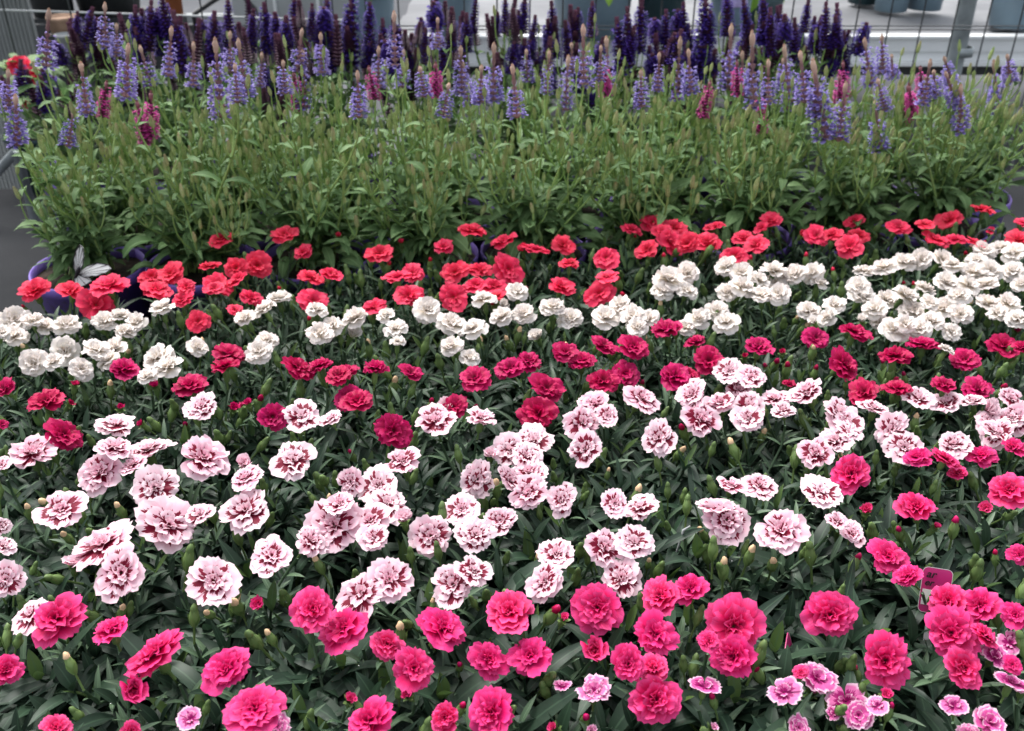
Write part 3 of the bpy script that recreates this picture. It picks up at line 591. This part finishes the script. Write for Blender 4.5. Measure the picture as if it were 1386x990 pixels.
GS = {'lav': 'lavender blue salvias', 'vio': 'dark violet salvias', 'mag': 'magenta salvias'}
nl = 0
for si, s in enumerate(spots):
    random.seed(900 + si)
    root = thing('potted_salvia', s['label'], 'salvia plant', s['p'], GS[s['kind']])
    link('pot', pot_mesh('purple', .078, .15, [M['purple_pot'], M['soil']], rim=.014), root)
    b = MB(); lm = MB(); kind = s['kind']
    def sbend(p0, p3, lean, rad=.0019, n=8):
        h = (p3 - p0).length * .45; c1 = p0 + Vector((lean.x, lean.y, h)); c2 = p3 - Vector((0, 0, h * .6))
        pts = [p0 * (1 - t) ** 3 + c1 * 3 * t * (1 - t) ** 2 + c2 * 3 * t * t * (1 - t) + p3 * t ** 3 for t in [i / (n - 1) for i in range(n)]]
        b.tube(pts, [rad * (1 - .35 * i / (n - 1)) for i in range(n)], 5, tone=random.random(), cap=False); return pts
    def add_bud(p, d, sc_=1.0):
        o = link('bud', sbud_mesh(random.randrange(4)), root, mat=Matrix.Translation(p) @ d.to_track_quat('Z', 'Y').to_matrix().to_4x4() @ Matrix.Scale(sc_, 4))
    def stalk(tip, spike=None):
        """main stem from the soil to tip, leaf pairs below, two side shoots at the top node"""
        a = random.uniform(0, 6.28); r = random.uniform(0, .035)
        p0 = Vector((r * cos(a), r * sin(a), .135)); lean = Vector((tip.x - p0.x, tip.y - p0.y, 0)) * .25
        pts = sbend(p0, tip, lean)
        H = tip.z - .14; la = random.uniform(0, 3.14)
        nn = 5
        for j in range(nn):
            f = .16 + .66 * j / (nn - 1); idx = f * 7; i0 = min(6, int(idx)); p = pts[i0].lerp(pts[i0 + 1], idx - i0); la += pi / 2 + random.uniform(-.3, .3)
            L = (.054 - .034 * f) * random.uniform(.7, 1.3)
            for g in (0, pi):
                lm.leaf(p, la + g + random.uniform(-.2, .2), random.uniform(15, 55), L, L * random.uniform(.22, .36), random.uniform(30, 90), random.uniform(.1, .45), 6, random.random(), 0, .05, .38, random.uniform(-35, 35))
                if j >= 2 and random.random() < (.55 if j > 2 else .25):    # side shoot with a bud
                    Ls = random.uniform(.035, .075) * (1.15 - f * .3); az = la + g; e = p + Vector((cos(az) * Ls * .38, sin(az) * Ls * .38, Ls))
                    sbend(p, e, Vector((cos(az), sin(az), 0)) * Ls * .45, .0012, 5)
                    if kind == 'vio' and random.random() < .6:
                        me = spike_meshes('vio', random.randrange(4)); sc_ = random.uniform(.3, .6)
                        o = link('flower_spike', me[0], root, mat=Matrix.Translation(e) @ Quaternion((random.gauss(0, 1), random.gauss(0, 1), 0), R(random.uniform(0, 16))).to_matrix().to_4x4() @ Matrix.Diagonal((.95, .95, sc_, 1)))
                        if random.random() < .5: link('florets', me[1], o)
                    else:
                        add_bud(e, (e - pts[i0] + Vector((0, 0, .05))).normalized(), random.uniform(.75, 1.15))
                    if random.random() < .6:
                        for g2 in (0, pi): lm.leaf(p.lerp(e, .6), az + 1.57 + g2, 45, .016, .0045, 30, .3, 4, random.random())
    for tipw, basw in s['sp']:
        tp = tipw - s['p']; bs = basw - s['p']; ax = tp - bs; L = ax.length * 1.06
        # keep the spike upright in the world: lean only as much as the photograph shows
        me = spike_meshes(kind, random.randrange(9)); sc_ = L / .102
        wsc = max(.75, min(1.35, sc_ ** .5 * 1.05))
        q = ax.normalized().to_track_quat('Z', 'Y') @ Quaternion((0, 0, 1), random.uniform(0, 6))
        o = link('flower_spike', me[0], root, mat=Matrix.Translation(bs) @ Quaternion((random.gauss(0, 1), random.gauss(0, 1), 0), R(random.gauss(0, 6))).to_matrix().to_4x4() @ q.to_matrix().to_4x4() @ Matrix.Diagonal((wsc, wsc, sc_, 1)))
        link('florets', me[1], o)
        stalk(bs + ax * .02)
    extra = {0: 21, 1: 17, 2: 7}[s['row']]; sq_ = .7 if s['px'] < 160 and s['row'] < 2 else 1
    for k in range(extra):
        a = random.uniform(0, 6.28); r = random.uniform(.02, .108) * sq_
        tip = Vector((r * cos(a), r * sin(a), random.uniform(.21, .335) if s['row'] < 2 else random.uniform(.22, .34)))
        stalk(tip)
        if kind == 'vio':
            link('flower_spike', spike_meshes('vio', random.randrange(4))[0], root, mat=Matrix.Translation(tip) @ Quaternion((random.gauss(0, 1), random.gauss(0, 1), 0), R(random.uniform(0, 14))).to_matrix().to_4x4() @ Matrix.Diagonal((1, 1, random.uniform(.45, .8), 1)))
        else: add_bud(tip, Vector((random.gauss(0, .15), random.gauss(0, .15), 1)).normalized(), random.uniform(.9, 1.3))
    # leafy base
    for k in range(70 if s['row'] < 2 else 60):
        a = random.uniform(0, 6.28); r = random.uniform(.0, .07) * sq_; L = random.uniform(.03, .066) * (.5 + .5 * sq_)
        lm.leaf((r * cos(a), r * sin(a), random.uniform(.145, .22)), a + random.uniform(-.5, .5), random.uniform(0, 60), L, L * random.uniform(.24, .38), random.uniform(30, 130), random.uniform(.1, .4), 7, random.random(), 0, .06, .42, random.uniform(-40, 40))
    if s['row'] == 2:
        for k in range(90):
            a = random.uniform(0, 6.28); r = random.uniform(.0, .09); L = random.uniform(.03, .055)
            lm.leaf((r * cos(a), r * sin(a), random.uniform(.18, .30)), a + random.uniform(-.8, .8), random.uniform(10, 75), L, L * random.uniform(.24, .36), random.uniform(20, 70), .3, 6, random.random() * .6, 0, .06, .42, random.uniform(-40, 40))
    link('stems', b.mesh('stems', M['sstem']), root); link('foliage', lm.mesh('foliage', M['sleaf']), root)

# ------------------------------------------------------------------ tags among the plants
def rounded(w, h, r, n=5):
    pts = []
    for cx, cy, a0 in ((w / 2 - r, h / 2 - r, 0), (-w / 2 + r, h / 2 - r, 90), (-w / 2 + r, -h / 2 + r, 180), (w / 2 - r, -h / 2 + r, 270)):
        for k in range(n + 1): a = R(a0 + 90 * k / n); pts.append((cx + r * cos(a), cy + r * sin(a)))
    return pts
def plate(pts, th, y0=0):       # upright plate in XZ, facing -Y
    b = MB(); n = len(pts)
    f = [b.v((x, y0, z)) for x, z in pts]; k = [b.v((x, y0 + th, z)) for x, z in pts]
    b.f(*f); b.f(*reversed(k))
    for i in range(n): b.f(f[i], k[i], k[(i + 1) % n], f[(i + 1) % n])
    return b
def text(s, size, mat, parent, loc, rot, ext=.0002, shear=0):
    cu = bpy.data.curves.new('lettering', 'FONT'); cu.body = s; cu.size = size; cu.extrude = ext; cu.align_x = 'LEFT'; cu.shear = shear; cu.offset = size * .012
    o = bpy.data.objects.new('tmp', cu); col.objects.link(o)
    dg = bpy.context.evaluated_depsgraph_get(); me = bpy.data.meshes.new_from_object(o.evaluated_get(dg)); bpy.data.objects.remove(o)
    me.materials.clear(); me.materials.append(mat)
    o = link('lettering', me, parent, loc=loc); o.rotation_euler = rot; return o
def tag_board(name, label, px, py, z, wd, ht, mat, tilt, rz, base=None):
    p = atz(px, py, z)
    t = thing(name, label, 'plant tag', p, rz=rz); t.rotation_euler = (R(tilt), 0, rz)
    link('card', plate(rounded(wd, ht, .004), .0006).mesh('card', mat, False), t)
    b = MB(); b.box((0, .0003, -ht / 2 - .045), (.007, .0007, .09)); link('stake', b.mesh('stake', M['white_tag'], False), t)
    o = MB(); ring = rounded(wd + .0004, ht + .0004, .0042); ring2 = rounded(wd - .0004, ht - .0004, .0038)
    a = [o.v((x, -.0001, z_)) for x, z_ in ring]; c = [o.v((x, -.0001, z_)) for x, z_ in ring2]
    for i in range(len(a)): o.f(a[i], a[(i + 1) % len(a)], c[(i + 1) % len(a)], c[i])
    link('edge', o.mesh('edge', M['white_tag'], False), t)
    return t
T = tag_board('plant_tag', 'magenta plant tag with dark script lettering among the hot pink carnations', 1266, 800, .190, .022, .036, M['magenta_tag'], -28, R(-14))
text('ar', .0085, M['ink'], T, (-.0085, -.0006, .0100), (R(90), 0, 0), shear=.3)
text('er', .0075, M['ink'], T, (-.0090, -.0006, .0035), (R(90), 0, 0), shear=.3)
link('blank_panel', plate([(.0055, .0003), (-.0095, .0003), (-.0095, -.0120), (.0055, -.0120)], .0003, -.0005).mesh('blank_panel', M['white_tag'], False), T)
p = atz(1066, 876, .17)
T = tag_board('plant_tag', 'dark pink tag edge sunk between leaves left of the purple-pink flowers', 1074, 900, .145, .022, .05, M['magenta_tag'], -20, R(70))
# wire hoop behind the pink blooms
for (x0, y0, x1, y1, lb) in ((925, 718, 912, 780, 'thin pale plant stake standing among pink and maroon blooms'),):
    pa = atz(x0, y0, .19); pb = pa + Vector((-.004, .01, -.11)); b = MB(); b.tube([pa + Vector((.006, .003, .002)), pa, pa.lerp(pb, .5) + Vector((-.004, 0, 0)), pb], [.0007, .0012, .0012, .0012], 6)
    o = link('plant_stake', b.mesh('plant_stake', M['light_wire'])); tag(o, lb, 'stake')
# white hook label over the red flowers at the right
pa = atz(1334, 322, .215)
b = MB(); b.tube([pa + Vector((.013 * cos(t_), 0, .012 * sin(t_))) for t_ in [R(a) for a in range(0, 181, 20)]], .001, 6)
o = link('label_loop', b.mesh('label_loop', M['dark_metal_shadow'])); tag(o, 'dark curved label hoop over the coral red blooms near right edge', 'label hoop')

# butterfly shaped tag on the front left purple pot
bp = aty(104, 372, 1.10)
T = thing('butterfly_tag', 'white butterfly cut-out with black veins in front of the purple pot', 'plant tag', bp)
def wing(pts, rot, sc_):
    f = plate([(x * sc_, z * sc_) for x, z in pts], .0006); 
    g = MB()
    cx, cz = pts[0]
    for i in range(1, len(pts)):
        x, z = pts[i]; g.tube([(cx * sc_, -.0006, cz * sc_), ((cx * .45 + x * .55) * sc_, -.0006, (cz * .45 + z * .55) * sc_), (x * sc_, -.0006, z * sc_)], [.0003, .0002, .0005], 4)
    ring = [(x * sc_, -.0006, z * sc_) for x, z in pts[1:]]; g.tube(ring, .0006, 4)
    a = link('wing', f.mesh('wing', M['white_tag'], False), T); a.rotation_euler = rot
    v = link('wing_veins', g.mesh('wing_veins', M['ink']), a)
wing([(0, 0), (-.10, .35), (-.05, .75), (.12, 1.15), (.38, 1.45), (.52, 1.35), (.50, .9), (.40, .5), (.22, .15)], (R(-10), 0, R(-12)), .027)
wing([(0, 0), (.45, .42), (.9, .55), (1.4, .45), (1.6, .22), (1.3, .02), (.9, -.12), (.4, -.15)], (R(-50), 0, R(5)), .027)
wing([(0, 0), (-.1, -.1), (-.15, -.45), (.05, -.62), (.4, -.5), (.7, -.3), (.5, -.1)], (R(-30), 0, R(5)), .027)
b = MB(); b.lathe([(.0003, -.012), (.0016, -.008), (.0020, 0), (.0024, .006), (.0018, .010), (.0003, .013)], 8, q=Quaternion((0, 1, 0), R(30)), off=Vector((0, -.001, 0))); link('body', b.mesh('body', M['ink']), T)
b = MB(); b.tube([(0, .001, -.01), (.002, .004, -.08), (.0, .006, -.16)], .0014, 5); link('stake', b.mesh('stake', M['light_wire']), T)

# ------------------------------------------------------------------ behind: wire mesh, post, second bench with pots
YW = 2.02
b = MB(); bh = MB()
zt = aty(700, -60, YW).z; 
for k in range(34):
    x = -1.02 + .066 * k * 1.0 + .0; x = x + .0
    if x > -.3 or k % 2 == 0: b.tube([(x, YW, -.1), (x, YW, zt + .1)], .0017, 5)
for dx in (.0,): b.tube([(1.06, YW, -.1), (1.06, YW, zt + .1)], .0014, 5); b.tube([(1.08, YW + .01, -.1), (1.08, YW + .01, zt + .1)], .0014, 5)
for yy in (35, 40): 
    z = aty(1200, yy, YW).z; b.tube([(-.25, YW - .003, z), (1.25, YW - .003, z)], .0013, 5)
z = aty(1200, 182, YW).z; b.tube([(-.25, YW - .003, z), (1.25, YW - .003, z)], .0013, 5)
wm = thing('wire_mesh_panel', 'dark square wire mesh fence standing behind the salvias', 'wire mesh', (0, 0, 0))
link('wires', b.mesh('wires', M['wire']), wm)
b = MB(); pL = aty(0, 14, YW + .02); pR = aty(470, 28, YW + .02); b.tube([pL, pR], .0022, 6)
o = link('tension_wire', b.mesh('tension_wire', M['light_wire'])); tag(o, 'thin pale wire strung across the upper left behind the salvias', 'wire')
pt = aty(1322, -30, YW + .09); pb = aty(1283, 150, YW + .09)
b = MB(); b.tube([(pb.x - .0, YW + .09, -.3), (pt.x * .985, YW + .09, pt.z + .3)], .0185, 16)
pst = thing('steel_post', 'galvanised round steel post rising at the upper right', 'post', (0, 0, 0)); link('tube', b.mesh('tube', M['galv']), pst)
b = MB(); b.lathe([(.019, -.01), (.023, -.009), (.023, .009), (.019, .01)], 16, off=Vector((pb.x, YW + .09, aty(1310, 70, YW + .09).z))); link('clamp', b.mesh('clamp', M['galv']), pst)
# second bench
YB = 2.34
zt1 = aty(900, 49, YB).z; zb1 = aty(900, 92, YB).z; Hh = zt1 - zb1; x0 = aty(520, 60, YB).x; x1 = 2.6
bn = thing('growing_bench', 'white edged growing bench with grey cloth behind the wire mesh', 'bench')
b = MB(); W = x1 - x0; xc = (x0 + x1) / 2
b.box((xc, YB + .012, zt1 - Hh * .04), (W, .032, Hh * .08)); b.box((xc, YB + .016, zt1 - Hh * .30), (W, .024, Hh * .40)); b.box((xc, YB + .022, zt1 - Hh * .66), (W, .024, Hh * .30)); b.box((xc, YB + .012, zt1 - Hh * .88), (W, .034, Hh * .12))
link('edge_profile', b.mesh('edge_profile', M['white_metal'], False), bn)
b = MB(); b.box((xc, YB + .03, zb1 - .012), (W, .03, .018)); link('shadow_gap', b.mesh('shadow_strip', M['dark_metal_shadow'], False), bn).name = 'shadow_strip'  # dark strip added to draw the shadow line below the edge profile
random.seed(3)
b = MB(); nx, ny = 120, 50; g = []
from mathutils import noise as mn
for j in range(ny + 1):
    row = []
    for i in range(nx + 1):
        x = x0 + .02 + (W - .04) * i / nx; y = YB + .03 + 1.6 * j / ny
        z = zt1 - .008 + .012 * mn.noise(Vector((x * 2.2, y * 9, 0))) + .007 * mn.noise(Vector((x * 6, y * 20, 3))) * min(1, j / 2)
        row.append(b.v((x, y, min(z, zt1 + .012) if j else zt1 - .012)))
    g.append(row)
for j in range(ny):
    for i in range(nx): b.f(g[j][i], g[j][i + 1], g[j + 1][i + 1], g[j + 1][i])
link('ground_cloth', b.mesh('ground_cloth', M['cloth']), bn)
for x in (x0 + .1, x1 - .2):
    for y in (YB + .1, YB + 1.4):
        b = MB(); b.box((x, y, (zb1 - .3) / 2 - .02), (.05, .05, zb1 + .26)); link('leg', b.mesh('leg', M['galv'], False), bn)
b = MB(); b.box((1.4, YB + .35, aty(1360, 158, YB + .3).z), (1.0, .05, .02)); link('lower_rail', b.mesh('lower_rail', M['white_metal'], False), bn)

def bench_pot(x, ybot, wpx, mat, label, tall=.22, prof=.8, leafm='bench_leaf', depth=None, seed=0, sticker=None, nleaf=40, spread=.12, hang=0):
    random.seed(seed + 50)
    zt = zt1 if depth is None else depth[1]
    if depth is None: p = atz(x, ybot, zt + .002)
    else: p = aty(x, ybot, depth[0])
    fd = p.y * cos(PITCH) - (p.z - CAMZ) * sin(PITCH); r = wpx / FPX * fd / 2 / prof
    t = thing('bench_pot_plant', label, 'potted plant', p, 'pots on the far bench')
    b = MB(); h = tall
    b.lathe([(0, .001), (r * prof, .001), (r * (prof + .12), h * .75), (r * (prof + .15), h * .86), (r, h * .87), (r, h), (r - .004, h), (r - .006, h * .9), (0, h * .9)], 32)
    link('pot', b.mesh('pot', mat), t)
    lf = MB()
    for k in range(nleaf):
        a = random.uniform(0, 6.28); rr = random.uniform(0, r * .8); L = random.uniform(.05, .09)
        lf.leaf((rr * cos(a), rr * sin(a), h * .92 + random.uniform(0, spread)), a, random.uniform(-10, 60), L, L * .55, random.uniform(40, 120), .2, 6, random.random(), 0, .05, .5)
    link('foliage', lf.mesh('foliage', M[leafm]), t)
    if sticker:
        zs, cols, wd = sticker
        for k, cn in enumerate(cols):
            bb = MB(); nseg = 6; g = []
            for i in range(nseg + 1):
                a = -pi / 2 + (-.5 + (k + i / nseg) / len(cols)) * wd; rr = r + .0015
                g.append((bb.v((rr * cos(a), rr * sin(a), h * zs)), bb.v((rr * cos(a), rr * sin(a), h * zs + .05))))
            for i in range(nseg): bb.f(g[i][0], g[i + 1][0], g[i + 1][1], g[i][1])
            link('label_print', bb.mesh('label_print', M[cn]), t)
    return t
bench_pot(508, 50, 50, M['blue_pot'], 'blue-grey pot with yellow and red label, leftmost on the far bench', .13, .82, seed=1, depth=(2.42, 0), sticker=(.78, ['yellow', 'redprint'], .9), nleaf=50, spread=.08)
bench_pot(616, 46, 50, M['blue_pot'], 'blue-grey pot behind violet spikes, second from left on far bench', .13, .82, seed=2, sticker=(.80, ['yellow', 'redprint'], .7), nleaf=50, spread=.08)
bench_pot(800, 46, 95, M['blue_pot'], 'wide blue-grey pot with one bright lime leaf hanging over its rim', .16, .85, seed=3, nleaf=46, spread=.08)
bench_pot(892, 44, 56, M['teal_pot'], 'dark teal pot right of the lime leaf on the far bench', .14, .85, seed=4, nleaf=40, spread=.1)
bench_pot(985, 44, 48, M['blue_pot'], 'blue-grey pot with a lilac card behind the dark violet spikes', .12, .85, seed=5, nleaf=30, sticker=(.55, ['lilac'], 1.2))
bench_pot(1010, 30, 80, M['teal_pot'], 'dark pot with yellow-green leaves farther back on the bench', .07, .85, seed=6, leafm='lime', nleaf=60)
bench_pot(1205, 14, 42, M['blue_pot'], 'blue-grey pot standing left in a pair far back on bench', .16, .85, seed=7)
bench_pot(1250, 12, 44, M['blue_pot'], 'blue-grey pot standing right in a pair far back on bench', .16, .85, seed=8)
bench_pot(1168, 4, 40, M['teal_pot'], 'dark pot farthest back on bench, left of the pair', .12, .85, seed=9)
bench_pot(1372, 36, 64, M['blue_pot'], 'large blue-grey pot at the upper right corner beside steel post', .18, .85, seed=10)
# lime leaf over the rim of the wide pot
p = aty(812, 2, 2.25); b = MB(); b.leaf(p + Vector((-.01, 0, .03)), R(-60), 20, .075, .034, 120, .2, 8, .6, 0, .03, .5)
o = link('lime_leaf', b.mesh('lime_leaf', M['lime'])); o.parent = [x for x in bpy.data.objects if x.get('label', '').startswith('wide blue')][0]; o.matrix_parent_inverse = Matrix.Translation(-o.parent.location)

# left background: ribbed screen, tubs, terracotta pot, white crates
ps = aty(18, 112, 2.3); t = thing('ribbed_screen', 'grey ribbed plastic screen at the upper left corner', 'screen', (aty(10, 60, 2.3).x, 2.3, -.3))
b = MB(); zz = .95
for k in range(22): b.tube([(-.14 + k * .0095, 0, 0), (-.14 + k * .0095, 0, zz)], .0048, 6)
link('ribs', b.mesh('ribs', M['ribs']), t)
b = MB(); b.box((-.04, .012, zz / 2), (.215, .012, zz)); link('backing', b.mesh('backing', M['ribs'], False), t)
def tub(name, x, y, wpx, hpx, Y, mat, label, cat, prof=.85, hollow=True):
    p0 = aty(x, y + hpx, Y); p1 = aty(x, y, Y); fd = Y * cos(PITCH) - (p0.z - CAMZ) * sin(PITCH); r = wpx / FPX * fd / 2; h = p1.z - p0.z
    b = MB(); b.lathe([(0, 0), (r * prof, 0), (r * .95, h * .82), (r, h * .83), (r, h), (r * .92, h), (r * .9, h * .85), (0, h * .8)], 28)
    t = thing(name, label, cat, p0); link('body', b.mesh('body', mat), t); 
    b = MB(); b.box((0, 0, (-.3 - p0.z) / 2), (r * 1.8, r * 1.8, -(-.3 - p0.z) - .002)); link('stand', b.mesh('stand', M['slate'], False), t)
    return t
tub('clay_pot', 238, -22, 24, 42, 2.5, M['terra'], 'small terracotta pot at the upper left behind violet spikes', 'pot')
tub('clay_pot', 88, 22, 40, 22, 2.25, M['tan'], 'pinkish tan clay pot near the grey ribbed screen', 'pot')
tub('plastic_tub', 74, -30, 60, 50, 2.9, M['slate'], 'dark tub behind the tan clay pot at upper left', 'tub')
tub('plastic_tub', 150, -26, 90, 42, 3.0, M['slate'], 'wide dark tub left of the small terracotta pot', 'tub')
tub('white_bucket', 92, 46, 26, 22, 2.2, M['grey_panel'], 'pale grey bucket under the tan clay pot', 'bucket')
def panel(name, x0, y0, x1, y1, Y, mat, label, cat, th=.02):
    a = aty(x0, y1, Y); c = aty(x1, y0, Y); b = MB(); b.box(((a.x + c.x) / 2, Y + th / 2, (a.z + c.z) / 2), (abs(c.x - a.x), th, abs(c.z - a.z)))
    o = MB(); z0 = -.3
    t = thing(name, label, cat, (0, 0, 0)); link('panel', b.mesh('panel', mat, False), t)
    for x in (a.x + .03, c.x - .03):
        o = MB(); o.box((x, Y + th / 2, (a.z - .3) / 2), (.03, .02, a.z + .3 - .004)); link('leg', o.mesh('leg', M['galv'], False), t)
    for fx in (.33, .66):
        o = MB(); o.box((a.x + (c.x - a.x) * fx, Y - .004, (a.z + c.z) / 2), (.008, .008, abs(c.z - a.z) * .96)); link('seam_strip', o.mesh('seam', M['white_metal'], False), t)
    return t
panel('white_side_panel', 318, -60, 486, 34, 2.7, M['grey_panel'], 'pale panelled board behind the upper left violet spikes', 'panel')
panel('grey_side_panel', 250, 20, 345, 90, 2.9, M['grey_panel'], 'low grey board left of the pale panelled board', 'panel')
panel('dark_side_panel', 40, 34, 556, 110, 2.8, M['slate'], 'long dark board low behind the terracotta pot', 'panel')
# arched black hose frame before the pale board
b = MB(); pts = [aty(x, y, 2.62) for x, y in ((262, 20), (285, 4), (310, -12), (330, -4), (345, 12), (352, 30))]; b.tube(pts, .006, 8)
b.tube([pts[0], pts[0] * 1 + Vector((0, 0, -.55))], .006, 8); b.tube([pts[-1], pts[-1] + Vector((0, 0, -.5))], .006, 8)
o = link('arched_frame', b.mesh('arched_frame', M['dark_metal_shadow'])); tag(o, 'black arched frame tube in front of the pale board', 'frame')
# low galvanised rail on the far left beside the table
b = MB(); pa = aty(-30, 262, 1.75); pb2 = aty(22, 205, 1.75); b.tube([pa, pb2], .009, 10); b.tube([pb2, Vector((pb2.x, pb2.y, -.3))], .009, 10)
o = link('trolley_rail', b.mesh('trolley_rail', M['galv'])); tag(o, 'slanting metal trolley rail at the far left edge', 'rail')
# red flowering plant at far left
p = atz(38, 150, .12); p = Vector((aty(34, 110, 1.95).x, 1.95, 0))
t = thing('red_flower_plant', 'dark leafy plant with small red blooms at the far left', 'potted plant', p); random.seed(8)
link('pot', pot_mesh('tealbig', .07, .12, [M['teal_pot'], M['soil']]), t)
b = MB()
for k in range(90):
    a = random.uniform(0, 6.28); r = random.uniform(0, .06); L = random.uniform(.03, .06)
    b.leaf((r * cos(a), r * sin(a), random.uniform(.12, .26)), a, random.uniform(0, 60), L, L * .5, 60, .2, 5, random.random(), 0, .05, .45)
link('foliage', b.mesh('foliage', M['bench_leaf']), t)
for (x, y, s_) in ((25, 88, .022), (46, 102, .020), (36, 140, .010)):
    l = aty(x, y, 1.93) - p
    f = link('flower', head_mesh('red', 1), t, mat=Matrix.Translation(l) @ Vector((.1, -.6, .7)).to_track_quat('Z', 'Y').to_matrix().to_4x4() @ Matrix.Scale(s_, 4))
    st = MB(); st.tube([(0, 0, .11), tuple(l * .6 + Vector((0, 0, .04))), tuple(l)], .0015, 5); link('stem', st.mesh('stem', M['sstem']), t)
